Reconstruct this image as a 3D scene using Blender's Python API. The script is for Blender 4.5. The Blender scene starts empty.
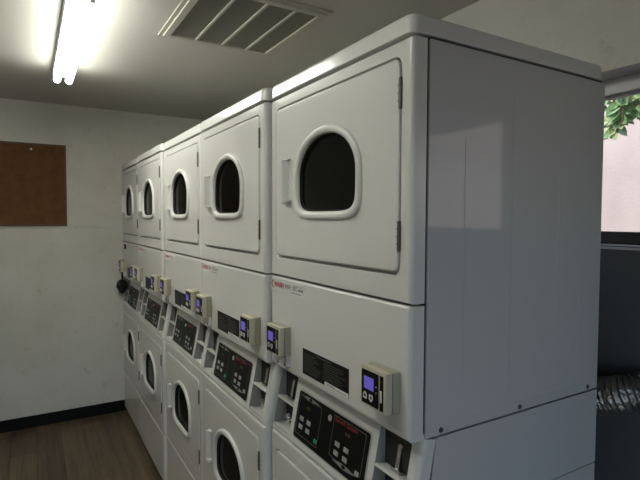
import bpy, bmesh, math, random
from mathutils import Vector, Matrix
random.seed(7)
COL = bpy.context.scene.collection
PI = math.pi

# ---------------------------------------------------------------- materials
def mat(name, color, rough=.5, metal=0, coat=0, spec=None, bump=None, var=None, emit=None):
    m = bpy.data.materials.new(name); m.use_nodes = True
    nt = m.node_tree; b = nt.nodes['Principled BSDF']
    b.inputs['Base Color'].default_value = (*color, 1)
    b.inputs['Roughness'].default_value = rough
    b.inputs['Metallic'].default_value = metal
    b.inputs['Coat Weight'].default_value = coat
    if spec is not None: b.inputs['Specular IOR Level'].default_value = spec
    tc = nt.nodes.new('ShaderNodeTexCoord')
    if var:                                    # (scale, second colour, low, high)
        n = nt.nodes.new('ShaderNodeTexNoise'); n.inputs['Scale'].default_value = var[0]; n.inputs['Detail'].default_value = 5
        r = nt.nodes.new('ShaderNodeValToRGB')
        r.color_ramp.elements[0].position = var[2]; r.color_ramp.elements[1].position = var[3]
        r.color_ramp.elements[0].color = (*var[1], 1); r.color_ramp.elements[1].color = (*color, 1)
        nt.links.new(tc.outputs['Object'], n.inputs['Vector']); nt.links.new(n.outputs['Fac'], r.inputs['Fac'])
        nt.links.new(r.outputs['Color'], b.inputs['Base Color'])
    if bump:                                   # (scale, strength)
        n = nt.nodes.new('ShaderNodeTexNoise'); n.inputs['Scale'].default_value = bump[0]; n.inputs['Detail'].default_value = 3
        bp = nt.nodes.new('ShaderNodeBump'); bp.inputs['Strength'].default_value = bump[1]; bp.inputs['Distance'].default_value = .01
        nt.links.new(tc.outputs['Object'], n.inputs['Vector']); nt.links.new(n.outputs['Fac'], bp.inputs['Height'])
        nt.links.new(bp.outputs['Normal'], b.inputs['Normal'])
    if emit:
        b.inputs['Emission Color'].default_value = (*emit[0], 1); b.inputs['Emission Strength'].default_value = emit[1]
    return m

def glassmat(name, tint=(1,1,1), refl=.05):
    m = bpy.data.materials.new(name); m.use_nodes = True; nt = m.node_tree; nt.nodes.clear()
    o = nt.nodes.new('ShaderNodeOutputMaterial'); t = nt.nodes.new('ShaderNodeBsdfTransparent'); g = nt.nodes.new('ShaderNodeBsdfGlossy')
    t.inputs['Color'].default_value = (*tint,1); g.inputs['Roughness'].default_value = .03
    f = nt.nodes.new('ShaderNodeFresnel'); ge = nt.nodes.new('ShaderNodeNewGeometry'); mr = nt.nodes.new('ShaderNodeMapRange')
    mr.inputs['To Min'].default_value = 1.45; mr.inputs['To Max'].default_value = 1/1.45      # same reflectance from both faces of the pane
    nt.links.new(ge.outputs['Backfacing'], mr.inputs['Value']); nt.links.new(mr.outputs[0], f.inputs['IOR'])
    x = nt.nodes.new('ShaderNodeMixShader')
    nt.links.new(f.outputs[0], x.inputs[0]); nt.links.new(t.outputs[0], x.inputs[1]); nt.links.new(g.outputs[0], x.inputs[2])
    nt.links.new(x.outputs[0], o.inputs['Surface'])
    return m

M = dict(
    enamel=mat('white_enamel', (.64,.64,.615), .19, bump=(9,.012)),
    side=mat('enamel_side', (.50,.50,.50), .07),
    plastic=mat('white_plastic', (.63,.63,.60), .38),
    dark=mat('gap_dark', (.02,.02,.02), .8),
    gasket=mat('rubber_gasket', (.018,.018,.017), .8, spec=.2),
    hinge=mat('dark_hinge', (.10,.10,.09), .45, metal=.6),
    cubby=mat('grey_recess', (.30,.30,.285), .45),
    black=mat('black_panel', (.004,.004,.004), .4, spec=.12),
    bezel=mat('bezel_grey', (.42,.42,.40), .4),
    outline=mat('print_grey', (.22,.22,.21), .5),
    white=mat('print_white', (.75,.75,.72), .5),
    button=mat('button_grey', (.34,.35,.34), .45),
    green=mat('start_green', (.02,.25,.13), .4),
    red=mat('print_red', (.30,.012,.02), .5),
    logo=mat('logo_red', (.42,.07,.08), .5),
    amber=mat('display_amber', (.16,.15,.04), .5),
    beige=mat('terminal_beige', (.50,.47,.35), .42),
    beigeside=mat('terminal_shell', (.36,.34,.25), .45),
    screen=mat('screen_blue', (.08,.06,.35), .3, emit=((.12,.09,.46), .42)),
    chrome=mat('chrome', (.78,.78,.76), .16, metal=1),
    darkmetal=mat('dark_chrome', (.55,.55,.53), .22, metal=1),
    label=mat('decal_black', (.008,.008,.007), .5, spec=.15),
    decal=mat('decal_clear', (.63,.63,.61), .3),
    gtext=mat('decal_text', (.06,.06,.053), .5),
    dtext=mat('sticker_text', (.16,.16,.16), .5),
    ceil=mat('ceiling_paint', (.47,.46,.42), .55, bump=(30,.05), var=(.7,(.43,.42,.38),.3,.7)),
    cork=mat('cork', (.130,.052,.012), .85, bump=(160,.4), var=(14,(.098,.038,.009),.35,.65)),
    corkframe=mat('cork_frame', (.075,.040,.018), .5),
    base=mat('black_vinyl', (.007,.007,.007), .55, spec=.12),
    ventframe=mat('vent_frame', (.40,.39,.33), .5),
    ventin=mat('vent_inside', (.20,.195,.16), .7),
    housing=mat('lamp_housing', (.55,.56,.54), .45),
    foil=mat('foil', (.30,.29,.27), .36, metal=.9, bump=(45,1.0)),
    fuzz=mat('black_fibre', (.008,.008,.008), .95),
    winframe=mat('window_frame_grey', (.60,.60,.62), .4),
    winedge=mat('window_seal', (.07,.075,.08), .5),
    stucco=mat('pink_stucco', (.58,.44,.37), .9, bump=(40,.25), var=(3,(.51,.385,.325),.35,.65)),
    concrete=mat('concrete', (.17,.17,.17), .85, bump=(30,.3)),
    leaf=mat('leaf_green', (.16,.30,.09), .45, var=(9,(.50,.56,.30),.42,.6)),
    stem=mat('vine_stem', (.13,.09,.04), .8),
    pin=mat('pin_white', (.8,.8,.75), .3),
    glass=glassmat('clear_glass', (.95,.97,.97)),
    doorglass=mat('smoked_door_glass', (.012,.014,.012), .12, spec=.45),
    tube=mat('lit_tube', (1,1,1), .5, emit=((1.0,1.0,.91), 24)),
)

def wallmat():
    m = mat('wall_paint', (.52,.515,.47), .62, bump=(25,.08)); nt = m.node_tree; b = nt.nodes['Principled BSDF']
    tc = nt.nodes.new('ShaderNodeTexCoord')
    n = nt.nodes.new('ShaderNodeTexNoise'); n.inputs['Scale'].default_value = 1.7; n.inputs['Detail'].default_value = 7; n.inputs['Roughness'].default_value = .62
    r = nt.nodes.new('ShaderNodeValToRGB')
    r.color_ramp.elements[0].position = .30; r.color_ramp.elements[0].color = (.45,.44,.38,1)
    r.color_ramp.elements[1].position = .58; r.color_ramp.elements[1].color = (.54,.535,.49,1)
    nt.links.new(tc.outputs['Object'], n.inputs['Vector']); nt.links.new(n.outputs['Fac'], r.inputs['Fac'])
    # small scuffs and grime specks
    n2 = nt.nodes.new('ShaderNodeTexNoise'); n2.inputs['Scale'].default_value = 9; n2.inputs['Detail'].default_value = 9; n2.inputs['Roughness'].default_value = .75
    r2 = nt.nodes.new('ShaderNodeValToRGB'); r2.color_ramp.elements[0].position = .30; r2.color_ramp.elements[1].position = .42
    r2.color_ramp.elements[0].color = (.62,.58,.48,1); r2.color_ramp.elements[1].color = (1,1,1,1)
    mx = nt.nodes.new('ShaderNodeMix'); mx.data_type = 'RGBA'; mx.blend_type = 'MULTIPLY'; mx.inputs[0].default_value = .6
    nt.links.new(tc.outputs['Object'], n2.inputs['Vector']); nt.links.new(n2.outputs['Fac'], r2.inputs['Fac'])
    nt.links.new(r.outputs['Color'], mx.inputs[6]); nt.links.new(r2.outputs['Color'], mx.inputs[7])
    nt.links.new(mx.outputs[2], b.inputs['Base Color'])
    return m
M['wall'] = wallmat()
M['lower'] = mat('lower_wall_grey', (.125,.135,.145), .6, bump=(25,.08))

def floormat():
    m = mat('wood_plank', (.2,.15,.11), .42); nt = m.node_tree; b = nt.nodes['Principled BSDF']
    tc = nt.nodes.new('ShaderNodeTexCoord'); mp = nt.nodes.new('ShaderNodeMapping')
    mp.inputs['Location'].default_value = (.215, .053, 0)
    br = nt.nodes.new('ShaderNodeTexBrick'); br.inputs['Scale'].default_value = 1
    br.inputs['Brick Width'].default_value = .92; br.inputs['Row Height'].default_value = .152
    br.inputs['Mortar Size'].default_value = .0022; br.inputs['Mortar Smooth'].default_value = .2; br.offset = .37
    br.inputs['Color1'].default_value = (.070,.050,.032,1); br.inputs['Color2'].default_value = (.125,.092,.058,1); br.inputs['Mortar'].default_value = (.03,.025,.02,1)
    nt.links.new(tc.outputs['Object'], mp.inputs['Vector']); nt.links.new(mp.outputs['Vector'], br.inputs['Vector'])
    m2 = nt.nodes.new('ShaderNodeMapping'); m2.inputs['Scale'].default_value = (.9, 16, 1)
    n = nt.nodes.new('ShaderNodeTexNoise'); n.inputs['Scale'].default_value = 1.6; n.inputs['Detail'].default_value = 8; n.inputs['Roughness'].default_value = .65; n.inputs['Distortion'].default_value = .6
    r = nt.nodes.new('ShaderNodeValToRGB'); r.color_ramp.elements[0].position = .32; r.color_ramp.elements[1].position = .68
    r.color_ramp.elements[0].color = (.42,.39,.36,1); r.color_ramp.elements[1].color = (1.4,1.33,1.2,1)
    nt.links.new(tc.outputs['Object'], m2.inputs['Vector']); nt.links.new(m2.outputs['Vector'], n.inputs['Vector']); nt.links.new(n.outputs['Fac'], r.inputs['Fac'])
    mx = nt.nodes.new('ShaderNodeMix'); mx.data_type = 'RGBA'; mx.blend_type = 'MULTIPLY'; mx.inputs[0].default_value = 1
    nt.links.new(br.outputs['Color'], mx.inputs[6]); nt.links.new(r.outputs['Color'], mx.inputs[7]); nt.links.new(mx.outputs[2], b.inputs['Base Color'])
    bp = nt.nodes.new('ShaderNodeBump'); bp.inputs['Strength'].default_value = .3; bp.inputs['Distance'].default_value = .003; bp.invert = True
    nt.links.new(br.outputs['Fac'], bp.inputs['Height']); nt.links.new(bp.outputs['Normal'], b.inputs['Normal'])
    return m
M['floor'] = floormat()

# ---------------------------------------------------------------- mesh helpers
def finish(name, bm, m, parent=None, smooth=True, loc=None):
    bmesh.ops.recalc_face_normals(bm, faces=bm.faces[:])
    me = bpy.data.meshes.new(name); bm.to_mesh(me); bm.free()
    me.materials.append(M[m] if isinstance(m, str) else m)
    if smooth:
        for p in me.polygons: p.use_smooth = True
        me.set_sharp_from_angle(angle=math.radians(38))
    o = bpy.data.objects.new(name, me); COL.objects.link(o)
    if smooth:
        wn = o.modifiers.new('weighted', 'WEIGHTED_NORMAL'); wn.keep_sharp = True; wn.weight = 60
    if parent: o.parent = parent
    if loc: o.location = loc
    return o

def box(bm, x0, x1, y0, y1, z0, z1, bev=0, seg=2, xf=None):
    t = bmesh.new()
    bmesh.ops.create_cube(t, size=1)
    for v in t.verts:
        v.co = Vector((x0 + (v.co.x+.5)*(x1-x0), y0 + (v.co.y+.5)*(y1-y0), z0 + (v.co.z+.5)*(z1-z0)))
    if bev: bmesh.ops.bevel(t, geom=t.edges[:], offset=bev, segments=seg, profile=.5, affect='EDGES')
    if xf:
        for v in t.verts: v.co = xf(v.co)
    me = bpy.data.meshes.new('t'); t.to_mesh(me); t.free(); bm.from_mesh(me); bpy.data.meshes.remove(me)
    return bm

def BX(*a, **k): return box(bmesh.new(), *a, **k)

def loft(bm, loops, cap0=False, cap1=False):
    rings = [[bm.verts.new(p) for p in L] for L in loops]
    for a, b in zip(rings, rings[1:]):
        n = len(a)
        for i in range(n):
            bm.faces.new((a[i], a[(i+1) % n], b[(i+1) % n], b[i]))
    if cap0: bm.faces.new(rings[0])
    if cap1: bm.faces.new(rings[-1])
    return rings

def fill_between(bm, rings):
    es = []
    for r in rings:
        for i in range(len(r)):
            e = bm.edges.get((r[i], r[(i+1) % len(r)])) or bm.edges.new((r[i], r[(i+1) % len(r)]))
            es.append(e)
    bmesh.ops.triangle_fill(bm, use_beauty=True, use_dissolve=False, edges=es)

def rr(x0, x1, z0, z1, r, n=6):
    r = max(min(r, (x1-x0)/2-1e-5, (z1-z0)/2-1e-5), 1e-5); pts = []
    for cx, cz, a0 in ((x1-r, z0+r, -PI/2), (x1-r, z1-r, 0), (x0+r, z1-r, PI/2), (x0+r, z0+r, PI)):
        for i in range(n+1):
            a = a0 + PI/2*i/n; pts.append((cx + r*math.cos(a), cz + r*math.sin(a)))
    return pts

def XZ(pts, y): return [(x, y, z) for x, z in pts]
def XY(pts, z): return [(x, y, z) for x, y in pts]

def dome(cx, zl, zt, a, ins=0, N=72, zc=None):
    """arched window outline: flattened dome above, squared round corners below"""
    zc = zc or zl + (zt-zl)*.47
    a -= ins; b1 = zt-zc-ins; b0 = zc-zl-ins; pts = []
    for i in range(N):
        t = 2*PI*i/N; c, s = math.cos(t), math.sin(t)
        if s >= 0: k, b = 2.08, b1
        else: k, b = 5.4, b0
        x = a*math.copysign(abs(c)**(2/k), c); z = b*math.copysign(abs(s)**(2/k), s)
        pts.append((cx+x, zc+z))
    return pts

def tube(bm, pts, rad, n=10, cap=True):
    P = [Vector(p) for p in pts]; loops = []; up = None
    for i, p in enumerate(P):
        d = (P[min(i+1, len(P)-1)] - P[max(i-1, 0)]).normalized()
        if up is None: up = Vector((0,0,1)) if abs(d.z) < .9 else Vector((1,0,0))
        s = d.cross(up).normalized(); u = s.cross(d).normalized(); up = u
        r = rad[i] if isinstance(rad, (list, tuple)) else rad
        loops.append([tuple(p + s*r*math.cos(2*PI*k/n) + u*r*math.sin(2*PI*k/n)) for k in range(n)])
    loft(bm, loops, cap, cap)
    return bm

def lathe(bm, prof, c, axis, n=20):
    ax = Vector(axis).normalized(); s = ax.orthogonal().normalized(); u = ax.cross(s)
    loft(bm, [[tuple(Vector(c) + ax*h + (s*math.cos(2*PI*k/n) + u*math.sin(2*PI*k/n))*max(r, 1e-4)) for k in range(n)] for r, h in prof], True, True)
    return bm

def text_bm(body, size, fx, bold=0.0):
    cu = bpy.data.curves.new('t', 'FONT'); cu.body = body; cu.size = size; cu.offset = bold; cu.resolution_u = 2
    o = bpy.data.objects.new('t', cu); COL.objects.link(o)
    dg = bpy.context.evaluated_depsgraph_get(); dg.update()
    me = bpy.data.meshes.new_from_object(o.evaluated_get(dg))
    bm = bmesh.new(); bm.from_mesh(me)
    for v in bm.verts: v.co = Vector(fx(v.co.x, v.co.y))
    bpy.data.objects.remove(o); bpy.data.curves.remove(cu); bpy.data.meshes.remove(me)
    return bm

def empty(name, loc=(0,0,0)):
    o = bpy.data.objects.new(name, None); COL.objects.link(o); o.location = loc; return o
def tag(o, label, cat, group=None):
    o['label'] = label; o['category'] = cat
    if group: o['group'] = group
    return o
def struct(o, label=None):
    o['kind'] = 'structure'
    if label: o['label'] = label
    return o
def dup(root, loc):
    r = root.copy(); COL.objects.link(r); r.location = loc
    for ch in list(root.children):
        c = ch.copy(); COL.objects.link(c); c.parent = r
        for g in list(ch.children):
            d = g.copy(); COL.objects.link(d); d.parent = c
    return r

# ---------------------------------------------------------------- the stacked machine (x -.69..0, front at y=0, right side at x=0)
W = .69; D = .695
def front_panel(bm, z0, z1, R, Rt, Rb, back=.039, holes=(), x0=-W+.002, x1=-.002):
    """a pressed sheet front: wraps round the sides with radius R, top radius Rt, bottom radius Rb; holes are lists of (x,z)"""
    loops = [XZ(rr(x0, x1, z0+.0, z1, .001, 1), back)]
    n = 6
    for i in range(n+1):
        t = PI/2*i/n; k = 1-math.sin(t); k2 = 1-math.cos(t)
        loops.append(XZ(rr(x0+R*k2, x1-R*k2, z0+Rb*k2, z1-Rt*k2, .001, 1), R*k))
    rings = loft(bm, loops, True, False)
    hr = []
    for h in holes: hr.append([bm.verts.new((x, 0, z)) for x, z in h])
    fill_between(bm, [rings[-1]] + hr)
    return hr

def hole_walls(bm, ring, pts_list):
    prev = ring
    for L in pts_list:
        cur = [bm.verts.new(p) for p in L]; n = len(cur)
        for i in range(n): bm.faces.new((prev[i], prev[(i+1)%n], cur[(i+1)%n], cur[i]))
        prev = cur
    bm.faces.new(prev)

def door_set(t, which, x0, x1, z0, z1, wz0, wz1):
    """door slab with window ring, glass, handle; returns door"""
    cx = -.342; a = .169; N = 72
    bm = bmesh.new(); r = .020
    loops = [XZ(rr(x0, x1, z0, z1, r), .017)]
    for i in range(5):
        tt = PI/2*i/4; k = 1-math.cos(tt); q = 1-math.sin(tt); R = .005
        loops.append(XZ(rr(x0+R*k, x1-R*k, z0+R*k, z1-R*k, r-R*k), -.003+R*q))
    rings = loft(bm, loops, False, False)
    h = [bm.verts.new((x, -.003, z)) for x, z in dome(cx, wz0, wz1, a, .014, N)]
    fill_between(bm, [rings[-1], h])
    hw = [XZ(dome(cx, wz0, wz1, a, .014, N), .017)]
    cur = [bm.verts.new(p) for p in hw[0]]
    for i in range(N): bm.faces.new((h[i], h[(i+1)%N], cur[(i+1)%N], cur[i]))
    fill_between(bm, [rings[0], cur])
    door = finish(which+'_door', bm, 'enamel', t)
    # raised window ring
    bm = bmesh.new()
    prof = [(0,-.0025),(.0005,-.007),(.003,-.0105),(.008,-.0128),(.014,-.0132),(.021,-.012),(.0265,-.009),(.0295,-.004),(.030,.005)]
    loft(bm, [XZ(dome(cx, wz0, wz1, a, i*.76, N), y) for i, y in prof])
    finish('window_ring', bm, 'plastic', door)
    bm = bmesh.new()
    loft(bm, [XZ(dome(cx, wz0, wz1, a, i, N), y) for i, y in [(.0215,-.001),(.0250,.000),(.0268,.004),(.027,.0095)]])
    finish('rubber_gasket', bm, 'gasket', door)
    bm = bmesh.new()
    bm.faces.new([bm.verts.new(p) for p in XZ(dome(cx, wz0, wz1, a, .0255, N), .0075)])
    bmesh.ops.solidify(bm, geom=bm.faces[:], thickness=.003)
    finish('door_glass', bm, 'doorglass', door, smooth=False)
    # scooped pull to the left of the window
    hz0 = wz0+.049; hz1 = wz0+.182; hx = -.571
    bm = bmesh.new()
    sec = [(0,-.002),(0,-.017),(.002,-.021),(.005,-.0225),(.008,-.021),(.010,-.017),(.013,-.008),(.017,-.003),(.027,-.0025),(.031,-.005),(.034,-.0045),(.035,-.002)]
    loft(bm, [[(hx+x, y, z) for x, y in sec] for z in (hz0+.008, hz1-.003)], True, True)
    box(bm, hx-.001, hx+.035, -.0225, -.001, hz0, hz0+.011, .003, 2)
    box(bm, hx+.001, hx+.033, -.014, -.001, hz1-.005, hz1, .002, 2)
    finish('door_handle', bm, 'plastic', door)
    for za in (z0+.045, z1-.108):
        bm = BX(x1-.002, x1+.007, -.0045, .004, za, za+.066, .0012, 1)
        for k in range(1, 4): box(bm, x1-.0025, x1+.0075, -.0055, .003, za+.066*k/4-.0012, za+.066*k/4+.0012)
        finish('hinge', bm, 'hinge', t)
    return door

def build_stack():
    t = empty('stacked_washer_dryer')
    # dark inner chassis seen only in the seams
    bm = BX(-W+.0075, -.0075, .052, D-.004, .030, 1.957)
    finish('chassis', bm, 'dark', t)
    # top cap
    bm = bmesh.new(); loops = []
    def plan(i, z): return XY(rr(-W+.001+i, -.001-i, -.004+i, D+.002-i, max(.024-i*.5, .004), 6), z)
    loops += [plan(.006, 1.9565), plan(.001, 1.958), plan(0, 1.961)]
    loops.append(plan(.002, 1.989))
    for i in range(1, 7):
        a = PI/2*i/6; loops.append(plan(.002 + .011*(1-math.cos(a)), 1.989+.011*math.sin(a)))
    loft(bm, loops, True, True); finish('top_cap', bm, 'enamel', t)
    # upper front
    bm = bmesh.new()
    o = rr(-.6465, -.0365, 1.4490, 1.9205, .025)
    hr = front_panel(bm, 1.3930, 1.9505, .011, .004, .005, holes=[o])
    hole_walls(bm, hr[0], [XZ(rr(-.6455,-.0375,1.4500,1.9195,.024), .0015), XZ(rr(-.645,-.038,1.4505,1.919,.0235), .005), XZ(rr(-.645,-.038,1.4505,1.919,.0235), .022)])
    finish('dryer_front', bm, 'enamel', t)
    door_set(t, 'dryer', -.641, -.042, 1.458, 1.915, 1.571, 1.821)
    # facade below dryer door
    bm = bmesh.new(); front_panel(bm, 1.096, 1.3885, .011, .007, .016, back=.039)
    box(bm, -W+.003, -.003, .037, .07, 1.097, 1.108)
    fac = finish('dryer_facade', bm, 'enamel', t)
    # side panels
    for s, xa, xb in (('r', -.007, 0), ('l', -W, -W+.007)):
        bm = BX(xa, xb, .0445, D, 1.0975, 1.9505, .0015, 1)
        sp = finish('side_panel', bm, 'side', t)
        sx = xb if s == 'r' else xa; sg = 1 if s == 'r' else -1
        # washer side: lower plate and the plate beside the console
        bm = bmesh.new()
        q = [(.078,1.0935),(D,1.0935),(D,.885),(.046,.885)]
        loft(bm, [[(x, y, z) for y, z in q] for x in (xa, xb)], True, True)
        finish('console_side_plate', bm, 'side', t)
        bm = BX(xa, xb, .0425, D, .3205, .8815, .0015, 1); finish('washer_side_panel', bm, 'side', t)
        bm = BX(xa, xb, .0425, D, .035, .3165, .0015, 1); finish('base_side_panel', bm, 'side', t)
    bm = BX(-W+.012, -.012, D-.004, D+.001, .04, 1.945); 
    finish('back_panel', bm, 'bezel', t)
    # sloped console: plate with three openings, in its own slope coordinates
    L = math.hypot(.042, .213); dv = Vector((0, .042, .213))/L; nv = Vector((0, -.213, .042))/L; P0 = Vector((0, 0, .885))
    def S(u, v, w=0): return tuple(P0 + Vector((u,0,0)) + dv*v + nv*w)
    bm = bmesh.new(); R = .014
    loops = [[S(u, v, -.036) for u, v in rr(-W+.002, -.002, 0, L-.001, .001, 1)]]
    for i in range(6):
        a = PI/2*i/5; k = 1-math.cos(a); q = 1-math.sin(a)
        loops.append([S(u, v, -R*q) for u, v in rr(-W+.002+R*k, -.002-R*k, .004*k, L-.001-.003*k, .001, 1)])
    rings = loft(bm, loops, False, False)
    holes = [rr(-.146,-.034,.014,.196,.006,3), rr(-.676,-.563,.014,.196,.006,3), rr(-.5405,-.1695,.0215,.1680,.010,3)]
    hv = [[bm.verts.new(S(u, v, 0)) for u, v in h] for h in holes]
    fill_between(bm, [rings[-1]] + hv)
    n = len(hv[2]); h = holes[2]
    prev = hv[2]
    for ins, w in ((.0,-.004),):
        cur = [bm.verts.new(S(u, v, w)) for u, v in h]
        for i in range(n): bm.faces.new((prev[i], prev[(i+1)%n], cur[(i+1)%n], cur[i]))
        bm.faces.new(cur)
    con = finish('control_console', bm, 'plastic', t)
    for (xa, xb) in ((-.146,-.034), (-.676,-.563)):
        bm = bmesh.new(); h = rr(xa, xb, .014, .196, .006, 3)
        # walls run straight back (world -normal) and close with a back plate
        loft(bm, [[S(u, v, w) for u, v in h] for w in (-.0005, -.055)], False, True)
        cub = finish('coin_recess', bm, 'cubby', t)
        bm = bmesh.new()
        box(bm, xa+.001, xb-.001, -.054, .001, .100, .107, .001, 1, xf=lambda c: Vector(S(c.x, c.z, c.y)))
        finish('shelf', bm, 'plastic', cub)
        finish('recess_floor', BX(xa+.001, xb-.001, -.054, -.002, .0145, .019, xf=lambda c: Vector(S(c.x, c.z, c.y))), 'plastic', cub)
        um = (xa+xb)/2
        # coin slide: foot, upright plate, round top
        bm = bmesh.new()
        box(bm, um-.016, um+.016, -.045, -.012, .1072, .1165, .003, 2, xf=lambda c: Vector(S(c.x, c.z, c.y)))
        box(bm, um-.0065, um+.0065, -.030, -.018, .113, .168, .002, 2, xf=lambda c: Vector(S(c.x, c.z, c.y)))
        lathe(bm, [(.0001,0),(.010,.001),(.012,.005),(.010,.010),(.0001,.011)], S(um, .172, -.030), nv, 14)
        finish('coin_slide', bm, 'darkmetal', cub)
        bm = bmesh.new()
        lathe(bm, [(.017,0),(.017,.006),(.012,.009),(.011,.024),(.013,.028),(.010,.034),(.0001,.035)], S(um+.004, .052, -.046), nv, 18)
        box(bm, um-.020, um-.006, -.055, -.030, .030, .040, .002, 2, xf=lambda c: Vector(S(c.x, c.z, c.y)))
        finish('key_lock', bm, 'chrome', cub)
    for u in (-.092, -.618):
        bm = lathe(bmesh.new(), [(.007,0),(.007,.002),(.004,.004),(.0005,.004)], (u, .010, 1.1035), (0,-.7,-.7), 12)
        finish('screw', bm, 'hinge', t)
    # control panel
    bm = bmesh.new(); loft(bm, [[S(u, v, w) for u, v in rr(-.540,-.170,.022,.1675,.010,3)] for w in (-.0035, .0012)], True, True)
    finish('panel_bezel', bm, 'bezel', t)
    bm = bmesh.new(); loft(bm, [[S(u, v, w) for u, v in rr(-.536,-.174,.026,.1635,.008,3)] for w in (-.003, .0018)], True, True)
    cp = finish('control_panel', bm, 'black', t)
    # everything printed on it
    def bar(bm, u0, u1, v0, v1, w=.0022): box(bm, u0, u1, .0012, w, v0, v1, xf=lambda c: Vector(S(c.x, c.z, c.y)))
    def seg(bm, u0, v0, u1, v1, wd=.0011):
        d = Vector((u1-u0, v1-v0)).normalized(); nn = Vector((-d.y, d.x))*wd/2
        for w0 in (.0022,):
            bm.faces.new([bm.verts.new(S(*q, w0)) for q in ((u0-nn.x, v0-nn.y), (u1-nn.x, v1-nn.y), (u1+nn.x, v1+nn.y), (u0+nn.x, v0+nn.y))])
    bm = bmesh.new()
    A = [(-.528,.128),(-.528,.040),(-.400,.040),(-.400,.128)]
    for i in range(3): seg(bm, *A[i], *A[i+1])
    seg(bm, -.528,.128, -.528,.155); seg(bm, -.528,.155,-.405,.150); seg(bm, -.400,.128,-.405,.150)
    Bq = [(-.335,.155),(-.335,.052),(-.262,.038),(-.190,.052),(-.190,.155),(-.335,.155)]
    for i in range(5): seg(bm, *Bq[i], *Bq[i+1])
    finish('printed_outline', bm, 'outline', cp)
    for (u, v, a, b_) in ((-.467,.153,.056,.005), (-.262,.045,.056,.0055)):      # pointed lens emblem
        bm = bmesh.new()
        pts = [(u-a,v),(u-a*.3,v+b_),(u+a*.3,v+b_),(u+a,v),(u+a*.3,v-b_),(u-a*.3,v-b_)]
        bm.faces.new([bm.verts.new(S(*q, .0023)) for q in pts])
        finish('lens_emblem', bm, 'outline', cp)
        bm = bmesh.new()
        bm.faces.new([bm.verts.new(S(u+.009*math.cos(2*PI*k/16), v+.0045*math.sin(2*PI*k/16), .0026)) for k in range(16)])
        finish('emblem_centre', bm, 'black', cp)
    bm = text_bm('Speed Queen', .0150, lambda a, b: S(-.330+a*1.28, .1435+b, .0025), .0003); finish('brand_lettering', bm, 'red', cp)
    for u in (-.470, -.262):
        bm = text_bm('0:00', .013, lambda a, b: S(u-.014+a, .122+b, .0025)); finish('digital_display', bm, 'amber', cp)
    bm = bmesh.new(); lathe(bm, [(.0085,0),(.0085,.002),(.007,.003)], S(-.356,.140,.0015), nv, 16); finish('round_badge', bm, 'button', cp)
    for u0 in (-.512, -.315):
        for i in range(2):
            for j in range(2):
                u = u0 + .042*i; v = .058 + .0235*j
                bm = BX(u, u+.022, .0012, .0032, v, v+.013, .0012, 2, xf=lambda c: Vector(S(c.x, c.z, c.y)))
                b = finish('button', bm, 'button', cp)
    for u, m_, nm in ((-.418,'green','start_button'), (-.212,'button','start_button')):
        bm = BX(u, u+.016, .0012, .0044, .048, .060, .0015, 2, xf=lambda c: Vector(S(c.x, c.z, c.y)))
        b = finish(nm, bm, m_, cp)
        b['label'] = 'green start button' if m_ == 'green' else 'grey start button'
    # washer front, door, base
    bm = bmesh.new()
    hr = front_panel(bm, .3205, .8815, .012, .011, .004, holes=[rr(-.6525,-.0445,.3815,.8285,.025)])
    hole_walls(bm, hr[0], [XZ(rr(-.6515,-.0455,.3825,.8275,.024), .0015), XZ(rr(-.651,-.046,.383,.827,.0235), .022)])
    finish('washer_front', bm, 'enamel', t)
    door_set(t, 'washer', -.647, -.050, .387, .823, .482, .734)
    bm = bmesh.new(); front_panel(bm, .035, .3165, .012, .006, .004); finish('base_panel', bm, 'enamel', t)
    # black instruction decal with a white strip
    bm = BX(-.467,-.228,-.0008,.0004,1.1225,1.197); dec = finish('instruction_decal', bm, 'label', t)
    bm = bmesh.new()
    rnd = random.Random(3)
    def fb(x0, x1, z0, z1, y=-.0012): bm.faces.new([bm.verts.new(p) for p in ((x0,y,z0),(x1,y,z0),(x1,y,z1),(x0,y,z1))])
    fb(-.390,-.312,1.1885,1.1925)
    for k in range(9):
        z = 1.1815-k*.0062
        fb(-.462,-.462+.060+.040*rnd.random(), z, z+.0022)
        if k < 8: fb(-.350,-.350+.070+.045*rnd.random(), z, z+.0022)
    finish('fine_print', bm, 'gtext', dec)
    bm = BX(-.343,-.229,-.0014,.0002,1.1228,1.1335); finish('white_sticker', bm, 'white', dec)
    bm = bmesh.new(); fb(-.335,-.290,1.1295,1.1312,-.0018); fb(-.335,-.238,1.1255,1.1275,-.0018); finish('fine_print', bm, 'dtext', dec)
    # number sticker
    bm = BX(-.684,-.458,-.0006,.0003,1.343,1.380); st = finish('number_sticker', bm, 'decal', t)
    st['label'] = 'clear sticker with a red logo and machine number'
    FX = lambda x0, z0, sx=1.0: (lambda a, b: (x0+a*sx, -.0011, z0+b))
    bm = text_bm('WASH', .020, FX(-.658,1.357,1.15), .0012)
    bm2 = []
    # red swoosh in front of the word
    pts = []
    for k in range(13):
        a = PI*.35 + PI*1.25*k/12; pts.append((-.666+.0125*math.cos(a), 1.364+.0125*math.sin(a)))
    for k in range(12, -1, -1):
        a = PI*.35 + PI*1.25*k/12; pts.append((-.6635+.0085*math.cos(a), 1.364+.0085*math.sin(a)))
    for k in range(12):
        bm.faces.new([bm.verts.new((pts[i][0], -.0011, pts[i][1])) for i in (k, k+1, 24-k, 25-k)])
    finish('logo_lettering', bm, 'logo', st)
    bm = text_bm('WEB', .017, FX(-.584,1.358,1.0), .0003); finish('number_lettering', bm, 'dtext', st)
    bm = text_bm('101', .020, FX(-.532,1.357,.95), .0006); finish('number_lettering', bm, 'dtext', st)
    bm = bmesh.new()
    for x0, x1, z0, z1 in ((-.496,-.465,1.3585,1.3635),(-.545,-.478,1.3475,1.3500),(-.510,-.470,1.3700,1.3712)): fb(x0,x1,z0,z1,-.0011)
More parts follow.
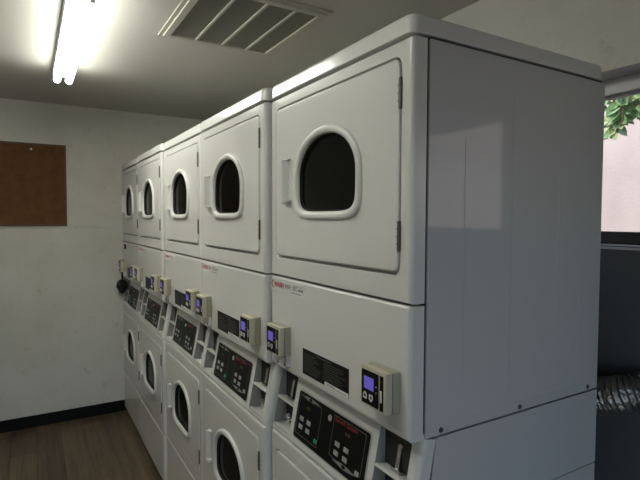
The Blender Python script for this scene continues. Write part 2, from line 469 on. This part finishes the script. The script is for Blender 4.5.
    finish('fine_print', bm, 'dtext', st)
    # payment terminals
    for (xa, xb, br) in ((-.124,-.032,False), (-.638,-.544,True)):
        za, zb = 1.154, 1.241
        bm = BX(xa+.001, xb, -.0200, .001, za+.0005, zb+.003, .0022, 2)
        tm = finish('payment_terminal', bm, 'beigeside', t)
        bm = BX(xa, xb-.0005, -.0385, -.0208, za, zb+.0025, .0026, 2); finish('terminal_face', bm, 'beige', tm)
        w = xb-xa
        bm = bmesh.new(); loft(bm, [XZ(rr(xa+.005, xa+w*.72, za+.006, zb-.005, .003, 3), y) for y in (-.038,-.0396)], True, True); finish('black_faceplate', bm, 'black', tm)
        bm = BX(xa+w*.765, xa+w*.90, -.0396, -.038, za+.005, zb-.005, .0006, 1); finish('card_slot', bm, 'black', tm)
        bm = BX(xa+w*.80, xa+w*.85, -.0406, -.039, za+.024, za+.050, .0005, 1); finish('slot_insert', bm, 'white', tm)
        bm = BX(xa+w*.155, xa+w*.54, -.0402, -.0392, za+.040, za+.068, .0003, 1); finish('blue_screen', bm, 'screen', tm)
        for k in range(2):
            cx_, cz = xa+w*(.20+.24*k), za+.024; sgn = 1 if k == 0 else -1
            sh = [(-.0065,-.0065),(.0065,-.0065),(.0065,.0035),(0,.0095),(-.0065,.0035)]
            bm = bmesh.new()
            sh = [(cx_+x, cz+sgn*z) for x, z in sh]; inn = [(cx_+(x-cx_)*.62, cz+(z-cz)*.62) for x, z in sh]
            loft(bm, [XZ(sh, -.0393), XZ(sh, -.0407), XZ(inn, -.0407), XZ(inn, -.0393)])
            finish('arrow_button', bm, 'white', tm)
        bm = bmesh.new()
        for z in (za+.053, za+.040): lathe(bm, [(.0018,0),(.0018,.001)], (xa+w*.64, -.0394, z), (0,-1,0), 8)
        finish('indicator', bm, 'button', tm)
        if br:
            bm = bmesh.new()
            loft(bm, [XZ([(xa+.006,za+.003),(xb-.004,za+.003),(xb-.006,za-.034),(xb-.018,za-.040),(xa+.026,za-.040),(xa+.014,za-.030)], y) for y in (-.012, .002)], True, True)
            bk = finish('terminal_bracket', bm, 'plastic', t)
            for x, z in ((xa+.030,za-.032),(xb-.016,za-.030)):
                bm = lathe(bmesh.new(), [(.004,0),(.004,.002),(.001,.003)], (x,-.012,z), (0,-1,0), 10); finish('screw', bm, 'hinge', bk)
    # feet
    for x in (-.64, -.05):
        for y in (.08, .62): finish('levelling_foot', lathe(bmesh.new(), [(.018,0),(.018,.01),(.008,.012),(.008,.06)], (x, y, 0), (0,0,1), 12), 'dark', t)
    return t

GX = 'stacked washer-dryers along the wall'
offs = [(0,0,0), (-W,-.020,0), (-2*W,-.018,0), (-3*W-.002,-.031,0), (-4*W-.002,-.028,0)]
labels = ['nearest stacked white washer-dryer, its whole grey right side panel in full view',
          'second stacked white washer-dryer from the camera, pressed against the nearest one',
          'middle one of the five stacked white washer-dryers',
          'fourth stacked white washer-dryer from the camera, stepping forward of the middle one',
          'farthest stacked white washer-dryer, standing against the wall with the cork board']
proto = build_stack()
stacks = []
for i, l in enumerate(offs):
    o = proto if i == 0 else dup(proto, l)
    tag(o, labels[i], 'washer dryer', GX); stacks.append(o)
del_group = [s for s in stacks]
# pressed creases and screws on the one side panel that shows
sx = 0; sg = 1
sp = [c for c in proto.children if c.name.startswith('side_panel')][0]
b2 = bmesh.new()
def ridge(y0, z0, y1, z1, w=.0026, h=.0010):
    dv = Vector((0, y1-y0, z1-z0)).normalized(); nv = Vector((0, -dv.z, dv.y))*w
    A = Vector((sx, y0, z0)); B_ = Vector((sx, y1, z1)); up = Vector((sg*h, 0, 0))
    loft(b2, [[tuple(p-nv), tuple(p+up), tuple(p+nv)] for p in (A, B_)], True, True)
ridge(.154, 1.20, .154, 1.75); ridge(.312, 1.155, .312, 1.867); ridge(.50, 1.26, .50, 1.75); ridge(.60, 1.2, .60, 1.40)
ridge(.085, 1.1215, .672, 1.1215, .003, .001); ridge(.672, 1.104, .672, 1.1215, .003, .001)
for k in range(24):
    a0, a1 = 2*PI*k/24, 2*PI*(k+1)/24
    ridge(.487+.078*math.cos(a0), 1.212+.078*math.sin(a0), .487+.078*math.cos(a1), 1.212+.078*math.sin(a1), .0016, .0006)
finish('panel_creases', b2, 'side', sp)
for y in (.090, .357, .647):
    b3 = lathe(bmesh.new(), [(.0062,0),(.0062,.0015),(.0045,.0035),(.001,.004)], (sx, y, 1.1085), (sg,0,0), 12)
    finish('screw', b3, 'hinge', sp)

# little black lock only on the farthest facade
bm = BX(-.545,-.520,-.010,.001,1.335,1.372,.003,2); finish('facade_lock', bm, 'gasket', stacks[4])

# ---------------------------------------------------------------- room shell
XF = -3.447; XN = 2.3; YB = .857; YF = -2.0; ZC = 2.433
struct(finish('floor', BX(XF-.1, XN+.1, YF-.1, YB+.15, -.05, 0), 'floor'))
struct(finish('ceiling', BX(XF-.1, XN+.1, YF-.1, YB+.15, ZC, ZC+.1), 'ceil'))
bm = BX(XF-.1, XF, YF-.1, YB+.15, 0, ZC)
wl = struct(finish('wall_left', bm, 'wall'), 'off-white scuffed far wall with cork board')
bm = BX(XF, XF+.006, YF, YB, 1.500, 1.510, .0015, 1)
finish('trim_1', bm, 'wall'); struct(bpy.data.objects['trim_1'])
bm = bmesh.new(); box(bm, XF, XF+.010, -2.0, .4, 0, .089, .002, 2); struct(finish('baseboard_left', bm, 'base'))
bm = BX(XF, XN, YF-.1, YF, 0, ZC)
struct(finish('wall_front', bm, 'wall', smooth=False))
bm = BX(XN, XN+.1, YF-.1, -1.3, 0, ZC); box(bm, XN, XN+.1, .3, YB+.15, 0, ZC); box(bm, XN, XN+.1, -1.3, .3, 2.10, ZC)  # unseen opening added to let daylight onto the near side panel
struct(finish('wall_right', bm, 'wall', smooth=False))
for n_, (a, b, c, d, axis) in enumerate(((-1.3, .3, XN-.005, XN+.105, 1),)):
    bm = bmesh.new()
    for p in ((a, a+.04, 0, 2.10), (b-.04, b, 0, 2.10), (a+.04, b-.04, 2.06, 2.10)):
        box(bm, *((p[0], p[1], c, d) if axis == 0 else (c, d, p[0], p[1])), p[2], p[3], .004, 1)
    struct(finish('door_%d' % (n_+1), bm, 'winframe'), 'frame of an added, unseen open doorway')

ZS, ZH = 1.495, 2.032
wins = [(-.75, .07), (.47, 2.15)]
bm = bmesh.new(); T = .15
box(bm, XF, XN, YB+.004, YB+T, 0, ZS); box(bm, XF, XN, YB, YB+T, ZH, ZC)
xs = [XF] + [v for w in wins for v in w] + [XN]
for k in range(0, len(xs), 2): box(bm, xs[k], xs[k+1], YB, YB+T, ZS, ZH)
bmesh.ops.remove_doubles(bm, verts=bm.verts, dist=1e-5)
struct(finish('wall_back', bm, 'wall', smooth=False), 'back wall behind the machines with high windows')
for n_, (xa, xb) in enumerate(wins):
    fy = YB+.100
    t = empty('window_%d' % (n_+1), ((xa+xb)/2, fy, ZS)); t['kind'] = 'structure'
    ox, oy, oz = t.location
    def loc(bm):
        for v in bm.verts: v.co -= Vector((ox, oy, oz))
        return bm
    bm = bmesh.new()
    box(bm, xa, xb, fy, fy+.04, ZH-.050, ZH, .003, 1); box(bm, xa, xa+.045, fy, fy+.04, ZS+.045, ZH-.05, .003, 1); box(bm, xb-.045, xb, fy, fy+.04, ZS+.045, ZH-.05, .003, 1)
    finish('window_frame', loc(bm), 'winframe', t)
    bm = bmesh.new()
    box(bm, xa, xb, fy-.002, fy+.042, ZS+.001, ZS+.040, .002, 1); box(bm, xa+.045, xb-.045, fy+.008, fy+.032, ZH-.060, ZH-.05)
    s = finish('window_sill', loc(bm), 'winedge', t); s['label'] = 'dark bottom rail and seal'
    finish('window_pane', loc(BX(xa+.04, xb-.04, fy+.018, fy+.022, ZS+.038, ZH-.055)), 'glass', t, smooth=False)
struct(finish('wall_back_lower', BX(-1.2, XN, YB-.0005, YB+.0045, 0, ZS-.001), 'lower'), 'darker grey lower part of the back wall')  # thin darker grey sheet over the wall below the sills
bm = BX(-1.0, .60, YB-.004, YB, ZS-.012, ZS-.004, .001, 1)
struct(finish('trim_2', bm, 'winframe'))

# ---------------------------------------------------------------- things in the room
# cork board
t = tag(empty('cork_board', (XF, -.885, 1.514)), 'brown cork bulletin board in a thin wooden frame on the far wall', 'board')
bw, bh = .46, .612
finish('cork_panel', BX(.001,.012,-bw+.012,bw-.012,.012,bh-.012), 'cork', t)
bm = bmesh.new()
for a in ((-bw,bw,0,.014),(-bw,bw,bh-.014,bh),(-bw,-bw+.014,.012,bh-.012),(bw-.014,bw,.012,bh-.012)): box(bm, .0005,.018,*a,.002,1)
finish('board_frame', bm, 'corkframe', t)
bm = lathe(bmesh.new(), [(.006,0),(.004,.004),(.004,.010),(.008,.014),(.007,.017),(.0005,.018)], (XF+.012,-.654,2.080), (1,0,0), 12)
tag(finish('push_pin', bm, 'pin'), 'small white push pin near the top of the cork board', 'pin')

# round black brush hanging at the far end of the row
bm = bmesh.new(); rnd = random.Random(2); c = Vector((-3.385,-.046,1.036))
bmesh.ops.create_icosphere(bm, subdivisions=4, radius=.043)
for v in bm.verts:
    v.co *= 1+.10*rnd.random(); v.co.z *= 1.1; v.co.y *= .95
    if v.co.z < -.015: v.co.x *= .8; v.co.y *= .8; v.co.z *= 1.25
    v.co += c
br = tag(empty('dusting_brush', (0,0,0)), 'round fuzzy black brush head hanging in the corner beside the farthest console', 'brush')
finish('brush_head', bm, 'fuzz', br)
finish('brush_handle', tube(bmesh.new(), [(-3.385,-.046,1.07),(-3.40,-.040,1.10),(-3.42,-.038,1.135),(-3.446,-.036,1.14)], .006, 8), 'gasket', br)

# ceiling fluorescent fixtures: the one in view, plus one added unseen to brighten the fronts
def rel(bm, o):
    for v in bm.verts: v.co -= o.location
    return bm
def fixture(xa, xb, y0, label):
    t = tag(empty('fluorescent_fixture', ((xa+xb)/2, y0, ZC)), label, 'ceiling light', 'fluorescent battens')
    finish('housing', rel(BX(xa, xb, y0-.050, y0+.050, ZC-.050, ZC+.002, .004, 2), t), 'housing', t)
    for y in (y0-.030, y0+.030):
        bm = tube(bmesh.new(), [(xa+.03,y,ZC-.074),(xb-.03,y,ZC-.074)], .018, 16); finish('fluorescent_tube', rel(bm, t), 'tube', t)
        for x in (xa+.022, xb-.022):
            finish('lamp_holder', rel(BX(x-.008,x+.008,y-.010,y+.010,ZC-.080,ZC-.048,.003,2), t), 'housing', t)
fixture(-2.44, -1.19, -.497, 'lit twin-tube fluorescent batten on the ceiling, left of the vent')
fixture(-.76, -.04, -1.0, 'added shorter twin-tube batten out of view over the aisle, brightening the machine fronts')

# ceiling grille
t = tag(empty('ceiling_vent', (-1.285,.137,ZC)), 'square return-air grille with four louvred bays in the ceiling', 'vent')
bm = bmesh.new(); xa, xb, ya, yb = -1.600,-.972,-.149,.421
def fr(bm, xa, xb, ya, yb, w, z0, z1, bv=.003):
    box(bm, xa, xb, ya, ya+w, z0, z1, bv, 2); box(bm, xa, xb, yb-w, yb, z0, z1, bv, 2)
    box(bm, xa, xa+w, ya+w*.9, yb-w*.9, z0, z1, bv, 2); box(bm, xb-w, xb, ya+w*.9, yb-w*.9, z0, z1, bv, 2)
fr(bm, xa, xb, ya, yb, .022, ZC-.010, ZC-.0005); fr(bm, xa+.018, xb-.018, ya+.018, yb-.018, .030, ZC-.018, ZC-.0005)
finish('vent_frame', rel(bm, t), 'ventframe', t)
for y in (.018,.147,.272): finish('divider', rel(BX(xa+.045, xb-.045, y-.006, y+.006, ZC-.016, ZC-.0005, .001, 1), t), 'ventframe', t)
finish('backing', rel(BX(xa+.03, xb-.03, ya+.03, yb-.03, ZC-.0025, ZC-.0005), t), 'dark', t)
ys = [ya+.048, .012, .024, .141, .153, .266, .278, yb-.048]
for k in range(4):
    bm = bmesh.new(); y0, y1 = ys[2*k], ys[2*k+1]; x = xa+.052
    while x < xb-.052:
        box(bm, x, x+.0100, y0, y1, ZC-.0105, ZC-.0090, xf=lambda c, x=x: Vector((c.x, c.y, c.z + (c.x-x)*.45)))
        x += .0135
    finish('louvre_bay', rel(bm, t), 'ventin', t)

# foil exhaust duct behind the nearest machine, bending to the back wall
bm = bmesh.new(); pts = []; rad = []
N = 170
for i in range(N+1):
    s = i/N
    if s < .66: q = s/.66; p = (-.25 + q*.275, .768, .975 + .095*q)
    else:
        a = (s-.66)/.34*PI/2; p = (.025 + .070*math.sin(a), .768 + .092*(1-math.cos(a)), 1.070+.030*math.sin(a))
    pts.append(p); rad.append(.0515 + .0035*math.sin(i*PI/2.5) + .0025*random.random())
tube(bm, pts, rad, 28)
tag(finish('exhaust_duct', bm, 'foil'), 'crinkled silver foil exhaust duct running from behind the nearest machine to the wall', 'duct')

# ---------------------------------------------------------------- outside
o = finish('neighbour_wall', BX(-7, 13, 3.6, 3.8, -.3, 5.0), 'stucco', smooth=False); tag(o, 'sunlit pink stucco wall of the building outside the window', 'building')
g_ = BX(-9, 12, YB+T, 3.6, -.3, -.05); box(g_, -9, 12, -10, YF-.1, -.3, -.05); box(g_, XN+.1, 12, YF-.1, YB+T, -.3, -.05)
struct(finish('ground_outside', g_, 'concrete', smooth=False))
def leaf(bm, c, d, n, s):
    d = d.normalized(); n = (n - d*n.dot(d)).normalized(); w = d.cross(n)
    P = [c, c+d*s*.3+w*s*.30+n*s*.05, c+d*s*.65+w*s*.22, c+d*s, c+d*s*.65-w*s*.22, c+d*s*.3-w*s*.30+n*s*.05]
    m = [c, c+d*s*.33-n*s*.06, c+d*s*.66-n*s*.06]
    V = [bm.verts.new(p) for p in P]; Mv = [bm.verts.new(p) for p in m[1:]]
    bm.faces.new((V[0],V[1],Mv[0])); bm.faces.new((V[0],Mv[0],V[5])); bm.faces.new((V[1],V[2],Mv[1],Mv[0])); bm.faces.new((V[5],Mv[0],Mv[1],V[4]))
    bm.faces.new((V[2],V[3],Mv[1])); bm.faces.new((V[4],Mv[1],V[3]))
vt = tag(empty('climbing_vine', (0,0,0)), 'leafy green branch hanging down outside the high window', 'plant')
bm = bmesh.new(); rnd = random.Random(11); sb = bmesh.new()
for b_ in range(15):
    x = -.95 + .07*b_; L = [.14,.14,.14,.14,.15,.155,.15,.15,.10,.02,-.02,-.03,-.01,-.04,-.05][b_]; y = 1.62 + .08*rnd.random(); top = 2.33; zend = 2.15-L
    tube(sb, [(x, y, top), (x+.02, y, (top+zend)/2), (x+.03*rnd.random(), y-.02, zend)], .004, 6)
    z = top
    while z > zend:
        for k in range(3):
            a = rnd.random()*2*PI
            leaf(bm, Vector((x, y, z)), Vector((math.cos(a), math.sin(a)*.8, -.7-.5*rnd.random())), Vector((rnd.random()-.5, -1, .6*rnd.random())), .055+.035*rnd.random())
        z -= .022
tube(sb, [(-1.15,1.72,-.06),(-1.12,1.70,1.2),(-1.05,1.68,2.29),(-.3,1.70,2.32),(.35,1.68,2.29)], .012, 8)
finish('leaves', bm, 'leaf', vt, smooth=False); finish('stems', sb, 'stem', vt)

# ---------------------------------------------------------------- light
w = bpy.data.worlds.new('World'); bpy.context.scene.world = w; w.use_nodes = True
nt = w.node_tree; bg = nt.nodes['Background']
sky = nt.nodes.new('ShaderNodeTexSky'); sky.sky_type = 'NISHITA'; sky.sun_disc = False; sky.sun_elevation = math.radians(52); sky.sun_rotation = math.radians(200)
nt.links.new(sky.outputs[0], bg.inputs['Color']); bg.inputs['Strength'].default_value = .43
sl = bpy.data.lights.new('sun', 'SUN'); sl.energy = 2.1; sl.angle = math.radians(1); sl.color = (1,.95,.88)
so = bpy.data.objects.new('sun', sl); COL.objects.link(so)
dirv = Vector((.35, 1, -1.35)); so.rotation_euler = dirv.to_track_quat('-Z', 'Y').to_euler(); so.location = (0,-6,8)

# ---------------------------------------------------------------- camera
C = Vector((.77412, -.68363, 1.57207)); yaw, pitch, roll, f = 1.03308, -.042305, .003564, 489.66
fw = Vector((-math.sin(yaw)*math.cos(pitch), math.cos(yaw)*math.cos(pitch), math.sin(pitch)))
r = Vector((math.cos(yaw), math.sin(yaw), 0)); u = r.cross(fw)
r2 = r*math.cos(roll) + u*math.sin(roll); u2 = -r*math.sin(roll) + u*math.cos(roll)
cam = bpy.data.cameras.new('camera'); cam.sensor_width = 36; cam.lens = f/640*36; cam.clip_start = .02
co = bpy.data.objects.new('camera', cam); COL.objects.link(co)
mw = Matrix((r2, u2, -fw)).transposed().to_4x4(); mw.translation = C; co.matrix_world = mw
sc = bpy.context.scene; sc.camera = co
sc.view_settings.view_transform = 'Standard'; sc.view_settings.look = 'None'; sc.view_settings.gamma = 1; sc.view_settings.use_curve_mapping = False
sc.view_settings.exposure = .42
